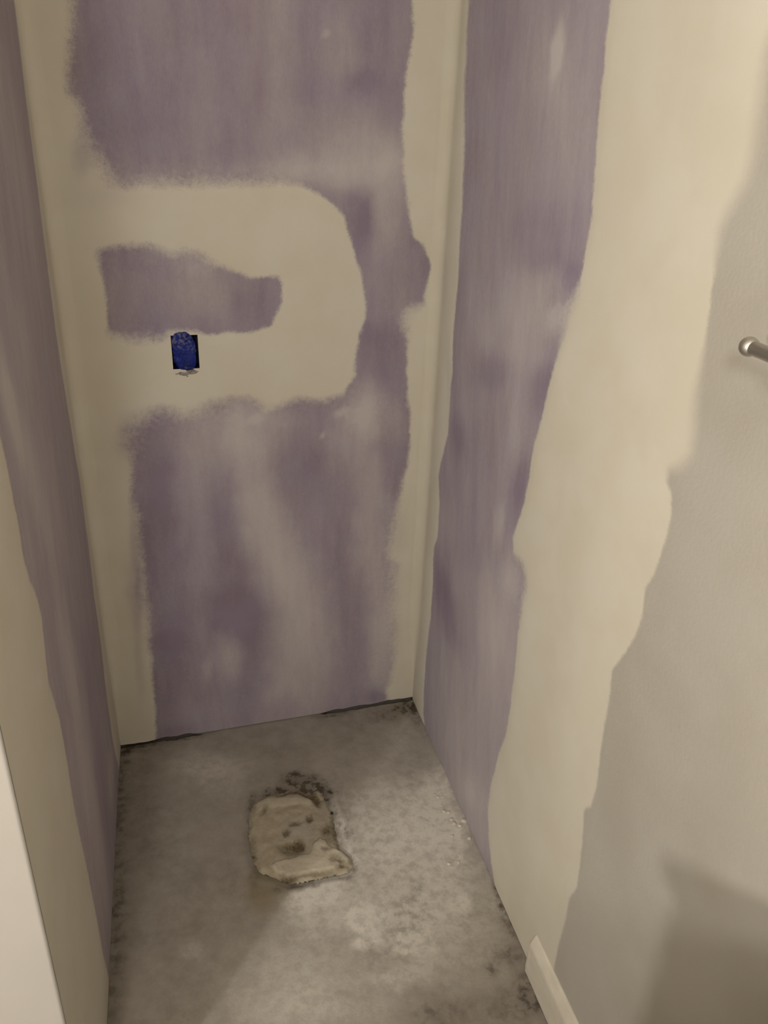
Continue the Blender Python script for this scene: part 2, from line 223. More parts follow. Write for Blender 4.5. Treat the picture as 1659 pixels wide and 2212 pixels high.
RIGHT_HAZE = [[-0.4673,1.2291,-8.02,2.29,-4.27,-21.45,0.3],[-0.5798,1.2155,-33.41,-9.34,-4.83,-45.13,0.45],[-0.3863,1.1464,-7.03,1.9,-4.74,-19.49,0.2],[-0.5064,1.1599,-9.39,2.7,-6.42,-25.19,0.16],[-0.4735,1.5903,-62.62,1.55,2.55,-27.62,0.75],[-0.458,1.5666,-12.9,3.85,0.53,-14.58,0.22],[-0.5493,1.4736,-13.91,4.28,-0.4,-13.33,0.14],[-0.2523,1.204,-10.45,2.65,-1.31,-6.97,0.1],[-0.3703,1.5029,-9.37,2.65,-0.09,-12.02,0.05],[-0.4919,1.3367,-6.94,2.03,-2.53,-20.03,-0.14],[-0.5554,1.2965,-11.25,-1.26,-4.09,-47.52,-0.14],[-0.6168,1.2795,-31.87,-2.71,-4.19,-40.7,-0.25],[-0.3383,1.0632,-11.96,3.12,-8.3,-28.7,-0.26],[-0.5636,1.1047,-28.73,-4.89,-3.43,-16.43,-0.28],[-0.2338,0.9534,-13.05,3.17,-8.25,-24.48,0.1],[-0.4552,1.0542,-18.57,5.14,-4.05,-12.69,0.18],[-0.193,0.8762,-20.92,4.91,-6.92,-18.48,-0.22],[-0.4372,0.9583,-11.55,3.12,-6.81,-17.88,0.04],[-0.529,0.9041,-26.44,-4.51,-6.14,-17.82,-0.26],[-0.4736,0.9722,-33.41,9.22,-6.98,-18.34,0.18],[-0.4497,0.7793,-45.84,2.34,-9.09,-19.48,0.42],[-0.5016,0.8056,-28.09,7.69,-12.85,-25.31,-0.1],[-0.2538,0.7481,-6.05,1.45,-4.57,-9.81,0.04],[-0.183,0.4546,-8.17,12.62,-5.97,-8.23,-0.28],[-0.2729,0.3947,-6.44,20.8,-10.16,-11.82,-0.12],[-0.3857,0.5683,-3.19,8.1,-8.06,-10.01,0.2],[-0.5067,0.6115,-8.74,2.34,-4.49,-6.92,0.28],[-0.5238,0.4527,-8.36,2.21,-4.57,-5.92,0.28],[-0.2995,0.2793,-5.41,1.25,-4.59,-5.93,0.3],[-0.3994,0.1386,-1.25,5.65,-6.76,-6.03,0.3],[-0.5096,0.0737,-1.72,8.41,-8.26,-6.52,0.36],[-0.5474,0.7209,-17.79,4.92,-14.43,-24.56,0.3],[-0.4597,0.0881,-11.0,21.59,-25.04,-21.78,0.2],[-0.2537,1.6363,-10.25,2.77,1.09,-14.61,-0.05],[-0.3012,1.5377,-25.0,11.93,-0.09,-10.1,-0.1],[-0.1647,0.6468,-15.16,3.4,-8.19,-16.36,0.2]]
RIGHT_SHOW = [[-0.5689,0.7235,-21.44,6.0,-14.77,-24.81,0.25],[-0.1096,0.9654,-50.53,17.34,-1.85,-5.79,0.15],[-0.6046,1.1995,-48.23,-7.67,-3.95,-27.22,0.2]]
RIGHT_SOFT = [[-0.6161,1.2308,-13.31,4.08,-5.19,-23.49,1],[-0.5873,0.7345,-16.31,4.61,-7.45,-12.52,0.5],[-0.0912,1.5409,-19.56,4.75,0.06,-4.06,0.3]]
RIGHT_PAINT = [[[-4,1.7295],[-0.9582,1.7295],[-0.9673,1.6424],[-0.9567,1.5644],[-0.9616,1.5155],[-0.9663,1.4732],[-0.9649,1.4467],[-0.946,1.413],[-0.9385,1.393],[-0.9412,1.369],[-0.9457,1.3448],[-0.9504,1.3074],[-0.9556,1.2554],[-0.9582,1.2146],[-0.9675,1.1777],[-0.9717,1.1441],[-0.9593,1.1239],[-0.939,1.1091],[-0.9392,1.0934],[-0.9539,1.0809],[-0.9618,1.0523],[-0.9623,1.0263],[-0.9585,0.9904],[-0.9552,0.9676],[-0.9422,0.9385],[-0.9477,0.8977],[-0.9432,0.8644],[-0.9261,0.8211],[-0.9068,0.7784],[-0.909,0.7505],[-0.9147,0.7117],[-0.9148,0.6673],[-0.9183,0.6338],[-0.9255,0.5649],[-0.9234,0.5235],[-0.9079,0.4975],[-0.9165,0.4549],[-0.9253,0.39],[-0.9281,0.3434],[-0.9143,0.298],[-0.9145,0.2391],[-0.9092,0.1831],[-0.9092,0.1324],[-0.9092,0.0868],[-0.9092,-0.2],[-4,-0.2]]]
RIGHT_PSOFT = [[-0.9646,1.5072,-18.59,6.88,-0.08,-10.72,1],[-0.9415,1.403,-21.29,7.69,-2.69,-23.15,0.6],[-0.9655,1.1886,-18.76,6.63,-5.02,-14.37,0.8],[-0.9621,1.1158,-26.02,9.1,-23.0,-54.0,0.4]]
LEFT_PURPLE = [[[-0.2063,1.8601],[-0.0558,1.6453],[-0.082,1.4863],[-0.0963,1.3378],[-0.1154,1.1867],[-0.1263,1.1065],[-0.1154,0.9737],[-0.0861,0.7875],[-0.0903,0.637],[-0.1156,0.5161],[-0.12,0.4011],[-0.1448,0.2619],[-0.1525,0.1333],[-0.1205,0.0112],[-0.1329,-0.1015],[-0.4982,-0.0786],[-0.6726,0.0055],[-0.6852,0.0901],[-0.6842,0.1897],[-0.6924,0.3297],[-0.7053,0.442],[-0.6969,0.5584],[-0.6965,0.6519],[-0.7258,0.7403],[-0.6964,0.8302],[-0.6962,0.8651],[-0.7295,0.9158],[-0.7382,0.9549],[-0.7344,1.0175],[-0.7384,1.0805],[-0.7453,1.1273],[-0.7785,1.2719],[-0.7855,1.414]]]
LEFT_HAZE = [[-0.6475,1.132,34.32,5.64,-4.06,-13.89,0.5],[-0.2826,1.4414,8.22,3.62,-0.01,-4.54,0.25],[-0.4989,1.207,12.87,0.93,-2.47,-12.29,0.12],[-0.5385,0.8064,18.88,3.59,-2.16,-3.98,0.2],[-0.4058,0.7285,22.26,5.42,-1.63,-2.97,0.0],[-0.4238,0.5898,9.6,0.79,-3.38,-5.04,-0.1],[-0.5592,0.378,13.62,-1.59,-4.03,-4.28,0.3],[-0.3981,0.2206,16.17,-4.78,-4.59,-4.82,-0.2],[-0.4446,0.9281,17.05,4.23,-2.24,-5.51,0.15],[-0.5635,0.9811,18.84,6.22,-3.03,-7.67,0.2],[-0.5516,0.6324,21.7,3.7,-6.99,-10.0,0.25],[-0.2649,0.1187,6.78,-17.24,-11.64,-12.16,0.3]]
def fields(P, purple, haze, show=(), soft=(), paint=(), psoft=(), seed=1, base=0.0):
    wig = (fbm(P[:, 0] * 30, P[:, 1] * 30, seed + 40) - .5) * .009
    sd = np.full(len(P), 1.0)
    for q in purple: sd = np.minimum(sd, sdist(P, q))
    sd = np.clip(sd, -.08, .08) + wig
    pd = np.full(len(P), -.08)
    for q in paint: pd = np.maximum(pd, -sdist(P, q))
    hz = blobs(P, haze, .014, seed) if len(haze) else np.zeros(len(P))
    return dict(cover=sd, haze=np.where(hz > 0, hz * .82, hz) + base, show=blobs(P, show, .008, seed + 9) if len(show) else np.zeros(len(P)),
                soft=np.clip(blobs(P, soft, .01, seed + 3), 0, 1.2) if len(soft) else np.zeros(len(P)),
                paint=np.clip(pd, -.08, .08) + (wig * .5 if len(paint) else 0),
                psoft=np.clip(blobs(P, psoft, .01, seed + 7), 0, 1.2) if len(psoft) else np.zeros(len(P)))
def thick(a): return .0009 * sstep(a['cover'], -.006, .02)       # build-up of the joint compound

# back wall: u = distance along the wall from the right corner (as x), v = height
A = axis((-W, HX0, .004), (HX0, HX1, .004), (HX1, 0, .004)); B = axis((.001, HZ0, .004), (HZ0, HZ1, .004), (HZ1, 1.74, .004), (1.74, HC, .05))
P = gp(A, B); a = fields(P, BACK_PURPLE, BACK_HAZE, BACK_SHOW, BACK_SOFT, seed=1, base=.0)
def back_fn(P):
    x, z = P[:, 0].copy(), P[:, 1].copy()
    # ragged lower edge of the board: open joint at both ends, filled with compound in the middle
    gap = .0015 + (.0025 + .0065 * np.clip(fbm(x * 35, x * 0 + 2, 8) * 1.4 - .2, 0, 1)) * np.clip(sstep(x, -.60, -.63) + sstep(x, -.27, -.22), 0, 1)
    low = z < .0405; z = np.where(low, gap + (z - .001) * (.0405 - gap) / .0395, z)
    y = YL * (x / -W) - thick(a)
    lip = sstep(z, .03, 0.004) * sstep(x, -.66, -.70) * .004 * fbm(x * 60, z * 60, 5)
    R = .026 * sstep(z, .03, .30) + .0005; k = x > -R; th = (1 + x / R) * math.pi / 4      # mud-filled inside corner
    t = thick(a)
    y = np.where(k, -R + (R - t) * np.cos(th), y - lip); x = np.where(k, -R + (R - t) * np.sin(th), x)
    d = x + W; k = d < R; th = (1 - d / R) * math.pi / 4
    y = np.where(k, YL - R + (R - t) * np.cos(th), y); x = np.where(k, -W + R - (R - t) * np.sin(th), x)
    return np.stack([x, y, z], 1)
hole = lambda c: (c[:, 0] > HX0) & (c[:, 0] < HX1) & (c[:, 1] > HZ0) & (c[:, 1] < HZ1)
wall_back = structure(grid('wall_back', A, B, back_fn, M_WALL, hole, a))
# framing plate behind the board, coloured near-black as shade in joint and cut-out
bm = bmesh.new(); box(bm, (-W - .02, .060, -.002), (HX0 - .012, .075, HC)); box(bm, (HX1 + .012, .060, -.002), (.02, .075, HC))
box(bm, (HX0 - .012, .060, -.002), (HX1 + .012, .075, HZ0 - .012)); box(bm, (HX0 - .012, .060, HZ1 + .012), (HX1 + .012, .075, HC))
structure(obj('trim_1', bm, M_VOID))['label'] = 'framing behind the wallboard, coloured near-black for the shade in the open joint at the floor'

# right wall
A = axis((-3.2, -1.25, .06), (-1.25, 0, .005)); B = axis((.001, 1.98, .005), (1.98, HC, .06))
P = gp(A, B); a = fields(P, RIGHT_PURPLE, RIGHT_HAZE, RIGHT_SHOW, RIGHT_SOFT, RIGHT_PAINT, RIGHT_PSOFT, seed=4, base=.15)
# the boards meet under the wide tape: a very shallow crown and trowel waves
def right_fn(P):
    wave = (fbm(P[:, 0] * 5, P[:, 1] * 2.2, 77, 2) - .5) * .006
    x = -thick(a) + wave * sstep(P[:, 0], -.02, -.12) * sstep(P[:, 1], .0, .1); y = P[:, 0].copy()
    R = .026 * sstep(P[:, 1], .03, .30) + .0005; k = y > -R; th = (1 + y / R) * math.pi / 4
    t = thick(a); x = np.where(k, -R + (R - t) * np.cos(th), x); y = np.where(k, -R + (R - t) * np.sin(th), y)
    return np.stack([x, y, P[:, 1]], 1)
wall_right = structure(grid('wall_right', A, B, right_fn, M_WALL, None, a))

# left wall of the alcove, with its bull-nosed front corner
A = axis((FY + .004, YL, .005)); B = axis((.001, 1.8, .005), (1.8, HC, .06))
P = gp(A, B); a = fields(P, LEFT_PURPLE, LEFT_HAZE, seed=11, base=.32)
def left_fn(P):
    x = -W + thick(a); y = P[:, 0].copy(); R = .026 * sstep(P[:, 1], .03, .30) + .0005; d = YL - y; k = d < R; th = (1 - d / R) * math.pi / 4
    t = thick(a); x = np.where(k, -W + R - (R - t) * np.cos(th), x); y = np.where(k, YL - R + (R - t) * np.sin(th), y)
    return np.stack([x, y, P[:, 1]], 1)
wall_left = structure(grid('wall_left', A, B, left_fn, M_WALL, None, a, flip=True))
bm = bmesh.new()
R = .004; prof = [(-W + .0006, FY + R)] + [(-W - R + (R + .0006) * math.cos(t), FY + R - R * math.sin(t)) for t in np.linspace(.3, math.pi / 2, 5)] + [(-2.4, FY)]
lo = [bm.verts.new((x, y, 0)) for x, y in prof]; hi = [bm.verts.new((x, y, HC)) for x, y in prof]
for i in range(len(prof) - 1): bm.faces.new((lo[i + 1], lo[i], hi[i], hi[i + 1]))
structure(obj('wall_front', bm, M_WHITE, smooth=True))

# rest of the bathroom, behind the camera
def quad(name, pts, m):
    bm = bmesh.new(); bm.faces.new([bm.verts.new(p) for p in pts]); return structure(obj(name, bm, m))
quad('wall_rear', [(-2.4, -3.2, 0), (0.0, -3.2, 0), (0.0, -3.2, HC), (-2.4, -3.2, HC)], M_ROOM)
quad('wall_far_left', [(-2.4, FY, 0), (-2.4, -3.2, 0), (-2.4, -3.2, HC), (-2.4, FY, HC)], M_ROOM)
quad('ceiling', [(-2.4, -3.2, HC), (.02, -3.2, HC), (.02, .08, HC), (-2.4, .08, HC)], M_CEIL)

# ------------------------------------------------------------------ floor
FLOOR_DUST = [[-0.5827,-0.1475,10.84,-0.64,-4.77,-21.96,0.4],[-0.3756,-0.5766,19.86,2.4,6.73,-36.52,0.9],[-0.4193,-0.6012,24.36,7.41,13.64,-34.4,0.45],[-0.3781,-0.6439,14.65,1.85,5.3,-31.39,0.35],[-0.3095,-0.643,38.89,-8.76,-8.0,-35.09,0.55],[-0.2838,-0.6599,33.73,-8.14,-5.31,-23.24,0.3],[-0.3051,-0.7085,40.4,3.73,15.02,-99.31,0.5],[-0.2892,-0.4311,76.91,-0.96,0.95,-11.21,0.5],[-0.2153,-0.3763,9.74,-0.99,0.05,-9.29,0.28],[-0.0539,-0.382,11.17,-9.56,-7.17,-5.72,0.42],[-0.0587,-0.4684,15.5,-10.42,-11.48,-14.64,0.42],[-0.0168,-0.4636,29.31,-20.32,-12.56,-15.84,0.3],[-0.0075,-0.3137,21.4,-18.19,-9.03,-6.89,0.35],[-0.0847,-0.6716,70.03,-13.1,-1.11,-35.89,0.6],[-0.2154,-0.7343,25.71,-7.49,-7.51,-32.7,0.35],[-0.252,-0.7957,18.19,-1.9,-2.59,-54.49,0.3],[-0.212,-0.5778,5.94,-1.6,-1.54,-6.82,0.6],[-0.1544,-0.7274,8.37,-2.72,-2.28,-9.96,0.45],[-0.1323,-0.4093,7.22,-2.06,-1.62,-7.33,0.42],[-0.4452,-0.8154,7.18,-1.19,-4.51,-19.36,0.25],[-0.4448,-0.702,10.82,-1.69,-3.93,-17.08,0.2],[-0.4379,-0.7715,6.99,-1.16,-3.68,-15.85,0.2],[-0.6485,-0.6551,62.46,-2.46,-11.61,-50.41,0.25],[-0.0865,-0.1591,11.11,-3.05,-3.04,-14.17,0.15],[-0.0622,-0.5615,45.51,-15.71,-8.86,-39.45,0.3],[-0.0,-0.6966,27.64,-22.22,-32.32,-43.61,0.4],[-0.0843,-0.5944,14.48,-13.74,-10.71,-9.34,0.2],[0.0098,-0.5905,26.46,-20.11,-8.21,-10.69,0.2],[-0.5649,-0.2238,17.85,-1.23,-4.78,-21.82,0.2],[-0.6674,-0.3469,24.2,-0.6,-2.15,-9.64,0.12],[-0.272,-0.2066,8.26,-1.64,-4.38,-20.23,0.1]]
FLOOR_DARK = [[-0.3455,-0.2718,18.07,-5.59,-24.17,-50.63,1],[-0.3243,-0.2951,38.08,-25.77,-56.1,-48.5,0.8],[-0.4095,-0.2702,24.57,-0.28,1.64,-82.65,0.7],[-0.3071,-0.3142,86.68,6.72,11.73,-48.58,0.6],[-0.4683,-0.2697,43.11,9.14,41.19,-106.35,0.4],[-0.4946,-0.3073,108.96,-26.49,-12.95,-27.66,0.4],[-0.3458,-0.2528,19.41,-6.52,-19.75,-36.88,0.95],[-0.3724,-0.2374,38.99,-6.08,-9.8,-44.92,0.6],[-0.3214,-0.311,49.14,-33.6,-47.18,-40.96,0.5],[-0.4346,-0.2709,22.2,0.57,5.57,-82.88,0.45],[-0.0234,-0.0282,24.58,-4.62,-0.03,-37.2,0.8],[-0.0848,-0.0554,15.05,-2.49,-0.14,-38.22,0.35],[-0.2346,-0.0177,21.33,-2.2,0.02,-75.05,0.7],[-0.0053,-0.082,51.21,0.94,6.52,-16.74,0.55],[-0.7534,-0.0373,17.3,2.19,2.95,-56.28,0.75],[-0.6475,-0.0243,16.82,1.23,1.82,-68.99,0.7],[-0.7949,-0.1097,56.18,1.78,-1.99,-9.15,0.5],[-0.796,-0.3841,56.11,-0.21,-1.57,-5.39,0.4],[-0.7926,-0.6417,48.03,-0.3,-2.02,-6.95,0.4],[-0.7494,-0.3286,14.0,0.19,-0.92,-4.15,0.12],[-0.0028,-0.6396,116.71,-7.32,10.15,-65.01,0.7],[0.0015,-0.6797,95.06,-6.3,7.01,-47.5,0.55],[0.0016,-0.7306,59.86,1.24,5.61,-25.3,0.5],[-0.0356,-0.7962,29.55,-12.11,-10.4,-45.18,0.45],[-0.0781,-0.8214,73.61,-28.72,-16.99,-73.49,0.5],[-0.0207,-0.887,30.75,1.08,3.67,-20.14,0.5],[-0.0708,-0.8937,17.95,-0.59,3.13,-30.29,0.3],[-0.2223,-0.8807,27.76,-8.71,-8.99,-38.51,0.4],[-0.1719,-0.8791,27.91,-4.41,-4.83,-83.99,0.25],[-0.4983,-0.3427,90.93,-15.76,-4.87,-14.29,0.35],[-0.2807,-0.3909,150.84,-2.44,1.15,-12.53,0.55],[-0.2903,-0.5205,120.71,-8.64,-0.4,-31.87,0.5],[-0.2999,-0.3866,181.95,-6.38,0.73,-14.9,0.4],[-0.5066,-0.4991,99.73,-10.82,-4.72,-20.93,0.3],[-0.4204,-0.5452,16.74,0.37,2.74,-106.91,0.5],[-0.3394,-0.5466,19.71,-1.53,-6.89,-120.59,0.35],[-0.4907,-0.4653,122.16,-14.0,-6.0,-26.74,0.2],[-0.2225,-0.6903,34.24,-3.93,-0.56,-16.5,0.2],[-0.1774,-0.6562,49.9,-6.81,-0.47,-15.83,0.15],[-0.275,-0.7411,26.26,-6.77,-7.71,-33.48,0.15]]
FLOOR_OLIVE = [[-0.4693,-0.5377,18.26,-2.37,-3.92,-17.33,0.7],[-0.5002,-0.5484,36.4,-4.17,-4.0,-17.65,0.5],[-0.3743,-0.2497,21.55,-3.36,-6.97,-31.92,0.4],[-0.4715,-0.3905,23.47,-2.81,-2.14,-9.6,0.3],[-0.0133,-0.0405,14.74,-2.84,-0.06,-29.26,0.4],[-0.4083,-0.1601,5.57,-0.75,-3.27,-15.11,0.25]]
PATCH_OUT = [[-0.4796,-0.2914],[-0.4671,-0.279],[-0.4489,-0.277],[-0.4161,-0.2765],[-0.3969,-0.2699],[-0.3692,-0.276],[-0.3476,-0.2977],[-0.3378,-0.2875],[-0.3257,-0.2839],[-0.3168,-0.2983],[-0.3184,-0.3193],[-0.3105,-0.3435],[-0.3046,-0.3654],[-0.309,-0.4044],[-0.3115,-0.4438],[-0.311,-0.468],[-0.3014,-0.4833],[-0.2913,-0.5011],[-0.2898,-0.5231],[-0.3044,-0.5373],[-0.3255,-0.5387],[-0.3633,-0.5376],[-0.3953,-0.54],[-0.4325,-0.5389],[-0.4517,-0.5261],[-0.4638,-0.5112],[-0.4772,-0.5057],[-0.4938,-0.4922],[-0.5029,-0.4651],[-0.5063,-0.4296],[-0.506,-0.3759],[-0.4961,-0.3216]]
PATCH_LOBE = [[-0.4696,-0.4852],[-0.4511,-0.4767],[-0.4092,-0.4734],[-0.3775,-0.4715],[-0.3617,-0.442],[-0.3496,-0.434],[-0.3355,-0.4452],[-0.3264,-0.4698],[-0.3052,-0.4811],[-0.2919,-0.5036],[-0.3079,-0.519],[-0.3229,-0.5157],[-0.3328,-0.5235],[-0.3659,-0.5235],[-0.4065,-0.5217],[-0.432,-0.5221],[-0.4553,-0.5082]]
PATCH_TOP = [[-0.4769,-0.2964],[-0.4536,-0.2881],[-0.4041,-0.2959],[-0.3599,-0.3026],[-0.3422,-0.3186],[-0.3517,-0.3344],[-0.3859,-0.3239],[-0.4301,-0.3216],[-0.4629,-0.3187],[-0.4841,-0.3315]]
PATCH_DENT = [[-0.3788,-0.2785,29.13,-4.54,-20.34,-92.78,0.9],[-0.4178,-0.2807,63.81,-0.49,2.47,-133.33,0.6],[-0.4631,-0.283,70.29,19.86,64.46,-125.36,0.5],[-0.3584,-0.2938,68.91,-45.37,-70.57,-61.79,0.8],[-0.3066,-0.3922,152.32,-13.31,-0.99,-24.54,0.55],[-0.3092,-0.443,187.16,-16.53,-1.6,-34.9,0.5],[-0.4169,-0.4483,39.6,-5.95,-12.27,-54.85,0.8],[-0.3979,-0.442,94.33,-15.0,-12.13,-54.28,0.9],[-0.4217,-0.4016,116.51,-16.83,-18.14,-81.51,0.8],[-0.399,-0.3802,77.51,-1.3,0.81,-145.47,0.7],[-0.3627,-0.3727,181.33,-30.94,-15.62,-70.52,0.8],[-0.3361,-0.3229,107.37,17.25,20.13,-56.26,1],[-0.3457,-0.2996,68.84,-45.92,-70.58,-61.61,0.9],[-0.3237,-0.4234,65.54,-12.71,-6.85,-30.78,0.5],[-0.329,-0.4111,91.4,-17.38,-16.11,-72.49,0.4],[-0.3406,-0.4666,93.96,-17.82,-28.47,-127.27,0.5],[-0.5043,-0.4495,97.36,-10.41,-4.47,-19.94,0.4],[-0.4632,-0.3216,152.28,-77.67,-43.76,-48.19,0.5],[-0.3136,-0.5114,136.27,11.96,16.0,-81.37,0.8],[-0.3275,-0.4969,94.93,-18.92,-17.63,-78.54,0.5],[-0.4381,-0.5292,50.21,-3.59,-16.67,-140.03,0.9],[-0.5043,-0.4495,194.74,-20.82,-29.19,-130.19,0.6],[-0.3667,-0.5282,24.6,-2.28,-16.13,-165.81,0.4]]
PATCH_GREY = [[-0.3925,-0.4012,28.89,-4.58,-6.81,-30.64,0.9],[-0.38,-0.286,29.23,-4.56,-17.94,-81.79,0.8],[-0.3261,-0.3664,44.78,-8.4,-6.47,-29.24,0.4],[-0.3127,-0.412,65.03,-12.89,-5.42,-24.4,0.4]]
A = axis((-2.4, -W - .01, .08), (-W - .01, .01, .005)); B = axis((-3.2, -1.2, .06), (-1.2, -.04, .005), (-.04, .062, .002))
P = gp(A, B)
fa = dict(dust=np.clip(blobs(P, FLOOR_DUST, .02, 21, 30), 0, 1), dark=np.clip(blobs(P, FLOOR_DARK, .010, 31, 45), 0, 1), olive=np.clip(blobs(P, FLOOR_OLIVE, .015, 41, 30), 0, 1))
def hfloor(P): return (fbm(P[:, 0] * 9, P[:, 1] * 9, 60) - .5) * .002 - .0015
def floor_fn(P):
    z = hfloor(P)
    s = sdist(P, PATCH_OUT)
    # slab sunk at both ends of the back wall, shaped to make the joint dark
    yr = P[:, 1] - YL * P[:, 0] / -W; wob = (fbm(P[:, 0] * 55, P[:, 0] * 0, 70) - .5) * .010
    z = z - .035 * sstep(yr + wob, -.003, .002) * np.clip(sstep(P[:, 0], -.59, -.62) + sstep(P[:, 0], -.27, -.24), 0, 1) * (P[:, 0] > -W)
    return np.stack([P[:, 0], P[:, 1], z - .004 * sstep(-np.abs(s - .002), -.012, -.002) - .010 * sstep(s, -.002, -.009)], 1)
structure(grid('floor', A, B, floor_fn, M_CONC, None, fa))

# mortar patch over the capped drain
px = np.array(PATCH_OUT); A = axis((px[:, 0].min() - .004, px[:, 0].max() + .004, .0018)); B = axis((px[:, 1].min() - .004, px[:, 1].max() + .004, .0018))
P = gp(A, B); wj = (fbm(P[:, 0] * 90, P[:, 1] * 90, 90) - .5) * .007; sd = sdist(P, PATCH_OUT) + wj
dent = np.clip(blobs(P, PATCH_DENT, .005, 91, 90), 0, 1); grey = np.clip(blobs(P, PATCH_GREY, .006, 95, 60), 0, 1)
ls = sdist(P, PATCH_LOBE) + wj; lobe = sstep(ls, .006, -.006); ts = sdist(P, PATCH_TOP) + wj; lobe2 = np.maximum(lobe, .55 * sstep(ts, .006, -.006))
hgt = .0035 * sstep(sd, 0, -.012) + .0035 * sstep(ls, .002, -.005) + .002 * sstep(ts, .003, -.006) - .0065 * dent + (fbm(P[:, 0] * 40, P[:, 1] * 40, 97) - .5) * .005
ring = np.exp(-((np.hypot(P[:, 0] + .393, P[:, 1] + .395) - .045) / .008) ** 2); hgt -= .0012 * ring
edge = sstep(sd, .0, -.006)
patch = grid('mortar_patch', A, B, lambda P: np.stack([P[:, 0], P[:, 1], np.where(edge > 0, hgt * edge + .0005 * edge - .002 * (1 - edge), -.003)], 1), M_MORTAR,
             lambda c: sdist(c, PATCH_OUT) + (fbm(c[:, 0] * 90, c[:, 1] * 90, 90) - .5) * .007 > .0, dict(dent=dent, grey=grey, lobe=lobe2))
patch['label'] = 'rough square patch of tan mortar set in the concrete floor'; patch['category'] = 'floor patch'

# ------------------------------------------------------------------ baseboard on the right wall
bm = bmesh.new(); prof = [(-.0005, .0), (-.0145, .0), (-.0145, .074), (-.0135, .080), (-.0095, .090), (-.006, .098), (-.003, .1005), (-.0005, .101)]
ys = [-1.466, -1.2, -.90, -.838, -.831]; rows = []
for k, y in enumerate(ys):
    s = 1 if k < 4 else .72
    rows.append([bm.verts.new((-.0005 + (x + .0005) * s, y - (0 if k < 4 else (z - .05) * .06), z * (1 if k < 4 else .985))) for x, z in prof])
for a_, b_ in zip(rows, rows[1:]):
    for i in range(len(prof) - 1): bm.faces.new((a_[i], a_[i + 1], b_[i + 1], b_[i]))
bm.faces.new(rows[-1]); bm.faces.new(rows[0][::-1]); bmesh.ops.recalc_face_normals(bm, faces=bm.faces)
structure(obj('baseboard_right', bm, M_TRIM))

# ------------------------------------------------------------------ electrical box in the back wall
def empty(name, loc, label, cat, group=None):
    o = bpy.data.objects.new(name, None); o.empty_display_size = .05; C.objects.link(o); o.location = loc; o['label'] = label; o['category'] = cat
    if group: o['group'] = group
    return o
hc = Vector(((HX0 + HX1) / 2, YL * ((HX0 + HX1) / 2) / -W, (HZ0 + HZ1) / 2))
eb = empty('outlet_box', hc, 'blue electrical box smeared with compound, set in the back wall', 'electrical box')
bm = bmesh.new(); x0, x1, z0, z1 = HX0 - hc.x - .003, HX1 - hc.x + .003, HZ0 - hc.z - .003, HZ1 - hc.z + .003; d = .05
fr = [bm.verts.new(p) for p in ((x0, .003, z0), (x1, .003, z0), (x1, .003, z1), (x0, .003, z1))]; bk = [bm.verts.new((v.co.x, d, v.co.z)) for v in fr]
for i in range(4): j = (i + 1) % 4; bm.faces.new((fr[i], fr[j], bk[j], bk[i]))
bm.faces.new(bk)
bmesh.ops.recalc_face_normals(bm, faces=bm.faces); bmesh.ops.reverse_faces(bm, faces=bm.faces)
bs = obj('box_shell', bm, M_BOX, eb); sf = bs.modifiers.new('thickness', 'SOLIDIFY'); sf.thickness = .0016; sf.offset = -1
# the bulging blue face: an irregular rounded lozenge standing a little proud of the board
outl = np.array([(-.0235, .0385), (-.012, .0425), (.004, .0425), (.011, .038), (.0165, .028), (.0205, .017), (.0215, .002), (.0208, -.018), (.0195, -.030), (.0125, -.0375), (.001, -.0405), (-.010, -.0375), (-.0195, -.0305), (-.0245, -.018), (-.0255, 0), (-.026, .022)])
A2 = axis((-.029, .027, .0009)); B2 = axis((-.043, .045, .0009)); P = gp(A2, B2); sd = sdist(P, outl) + (fbm(P[:, 0] * 160, P[:, 1] * 160, 3) - .5) * .0035
hh = .0085 * np.sqrt(np.clip(-sd / .012, 0, 1)) + (fbm(P[:, 0] * 120, P[:, 1] * 60, 6) - .5) * .004
hh -= .004 * np.exp(-(((P[:, 0] + .011 - (P[:, 1] + .012) * -.25) / .006) ** 2 + ((P[:, 1] + .012) / .016) ** 2))
smear = np.clip(sstep(P[:, 1], -.008, .034) * .9 + np.exp(-((P[:, 1] + .036) / .005) ** 2) * .7 + np.exp(-(((P[:, 0] - .021) / .004) ** 2 + ((P[:, 1] - .012) / .010) ** 2)) * .9 + .22 * fbm(P[:, 0] * 90, P[:, 1] * 90, 12), 0, 1)
cov = grid('cover', A2, B2, lambda P: np.stack([P[:, 0], .0022 - hh, P[:, 1]], 1), M_BLUE, lambda c: sdist(c, outl) + (fbm(c[:, 0] * 160, c[:, 1] * 160, 3) - .5) * .0035 > 0, dict(smear=smear))
cov.parent = eb; sl = cov.modifiers.new('thickness', 'SOLIDIFY'); sl.thickness = .0012; sl.offset = 1
# grey crust of mud stuck on the board under the box
bm = bmesh.new(); rng = np.random.RandomState(4)
for px_, pz, sx, sz in ((-.012, -.0455, .008, .0034), (-.004, -.0475, .009, .0036), (.004, -.0440, .008, .0034), (.012, -.0450, .008, .003), (.018, -.0430, .006, .0022), (-.021, -.0465, .004, .0012), (.001, -.0525, .0022, .0014), (.010, -.0400, .008, .002)):
    g = bmesh.ops.create_icosphere(bm, subdivisions=2, radius=1)['verts']
    for v in g:
        k = 1 + (rng.rand() - .5) * .5; v.co = Vector((px_ + v.co.x * sx * k, -.0008 + v.co.y * .0022, pz + v.co.z * sz * k))
obj('mud_crust', bm, M_MUD, eb, True)['label'] = 'grey crumbly crust of dried mud'

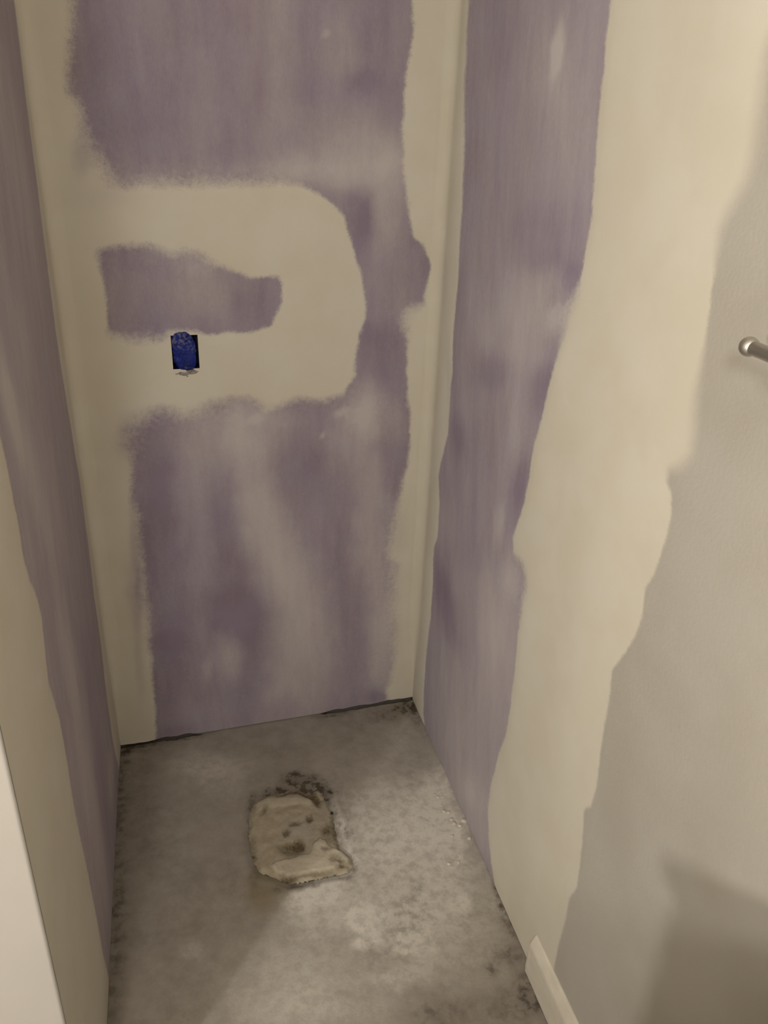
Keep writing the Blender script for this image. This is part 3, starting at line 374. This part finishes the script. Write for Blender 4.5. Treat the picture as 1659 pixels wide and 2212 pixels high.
# ------------------------------------------------------------------ towel bar on the right wall
BX, BY, BZ = -.065, -1.108, 1.311
tb = empty('towel_bar', (0, BY, BZ), 'brushed nickel towel bar with a ball end on the right wall', 'towel bar')
def lathe(bm, prof, axisv, org, seg=28):
    rows = []
    ax = Vector(axisv); u_ = ax.orthogonal().normalized(); v_ = ax.cross(u_)
    for t, rr in prof:
        c = Vector(org) + ax * t
        rows.append([bm.verts.new(c + (u_ * math.cos(k / seg * math.tau) + v_ * math.sin(k / seg * math.tau)) * max(rr, 1e-5)) for k in range(seg)])
    for a_, b_ in zip(rows, rows[1:]):
        for k in range(seg): bm.faces.new((a_[k], a_[(k + 1) % seg], b_[(k + 1) % seg], b_[k]))
    bm.faces.new(rows[0][::-1]); bm.faces.new(rows[-1]); bmesh.ops.recalc_face_normals(bm, faces=bm.faces)
L = .52
bm = bmesh.new(); lathe(bm, [(0.004, .0068), (L - .004, .0068)], (0, -1, 0), (BX, 0, 0)); obj('rail', bm, M_NICKEL, tb, True)
for s in (0, 1):
    y0 = -s * L; bm = bmesh.new(); pr = [(-.0095 * math.cos(t), .0095 * math.sin(t)) for t in np.linspace(0, math.pi * .80, 14)]
    lathe(bm, pr, (0, -1 if s == 0 else 1, 0), (BX, y0, 0)); obj('ball_end', bm, M_NICKEL, tb, True)
    bm = bmesh.new(); yp = -.065 if s == 0 else -L + .065
    lathe(bm, [(0.0, .024), (.004, .024), (.008, .021), (.012, .011), (.02, .0075), (-BX - .012, .0075), (-BX - .008, .0105), (-BX, .0115), (-BX + .008, .0105), (-BX + .011, .006)], (-1, 0, 0), (-.0025, yp, 0))
    obj('post', bm, M_NICKEL, tb, True)

# ------------------------------------------------------------------ unseen cabinet, added to cast shadow on the lower right wall
vc = empty('added_shadow_cabinet', (-.28, -1.97, 0), 'white cabinet with a pale top, added out of view to shade the right wall', 'cabinet')
bm = bmesh.new(); box(bm, (-.24, -.50, .09), (.265, .50, .835), .002); obj('body', bm, M_TRIM, vc)
bm = bmesh.new(); box(bm, (-.18, -.50, .0), (.265, .50, .09)); obj('plinth', bm, M_TRIM, vc)
bm = bmesh.new(); box(bm, (-.27, -.51, .835), (.277, .51, .865), .004); obj('countertop', bm, M_WHITE, vc)
for k in (0, 1):
    bm = bmesh.new(); box(bm, (-.258, -.49 + k * .495, .11), (-.2402, -.005 + k * .495, .815), .003); dr = obj('door', bm, M_TRIM, vc)
    bm = bmesh.new(); box(bm, (-.285, -.05 + k * .07, .62), (-.258, -.02 + k * .07, .72), .004); obj('handle', bm, M_NICKEL, dr)

# ------------------------------------------------------------------ loose bits on the floor
CRUMBS = [[-0.0065,-0.4573],[-0.0208,-0.4684],[-0.0329,-0.46],[-0.035,-0.425],[-0.0434,-0.4187],[-0.0342,-0.4469],[-0.0119,-0.5079],[-0.0477,-0.4931],[-0.0436,-0.3721],[-0.0498,-0.3615],[-0.0336,-0.3743],[-0.0583,-0.5662],[-0.0799,-0.5652]]
rng = np.random.RandomState(9); src = None
for i, (x, y) in enumerate(CRUMBS):
    if src is None:
        bm = bmesh.new(); g = bmesh.ops.create_icosphere(bm, subdivisions=2, radius=1)['verts']
        for v in g: v.co = Vector((v.co.x * (1 + (rng.rand() - .5) * .5), v.co.y * (1 + (rng.rand() - .5) * .5), v.co.z * .6 * (1 + (rng.rand() - .5) * .4)))
        src = o = obj('plaster_crumb', bm, M_PLASTER)
    else:
        o = src.copy(); C.objects.link(o)
    s = (.0066, .0054, .0062, .0050, .0042, .0046, .0044, .0040, .0042, .0036, .0040, .0042, .0040)[i]
    z = float(hfloor(np.array([[x, y]]))[0])
    o.scale = (s * (.8 + rng.rand() * .5), s, s * .8); o.rotation_euler = (0, 0, rng.rand() * 6.28); o.location = (x, y, z + s * .40)
    o['label'] = 'small pale crumb of dry plaster on the concrete by the right wall'; o['category'] = 'crumb'; o['group'] = 'plaster crumbs along the right wall'
bm = bmesh.new(); vs = [bm.verts.new(p) for p in ((-.004, -.0022, 0), (.0036, -.0035, 0), (.0042, .0016, 0), (.001, .0042, 0), (-.0016, .0014, 0))]
fc = bm.faces.new(vs); ex = bmesh.ops.extrude_face_region(bm, geom=[fc]); 
for v in ex['geom']:
    if isinstance(v, bmesh.types.BMVert): v.co = Vector((v.co.x * .85, v.co.y * .85, .0022))
bmesh.ops.recalc_face_normals(bm, faces=bm.faces)
ch = obj('grit_chip', bm, M_GRIT); ch['label'] = 'tiny black chip lying on the edge of the mortar patch'; ch['category'] = 'chip'
cx_, cy_ = ([[-0.3087,-0.3688]])[0]; ch.location = (cx_, cy_, .0025)
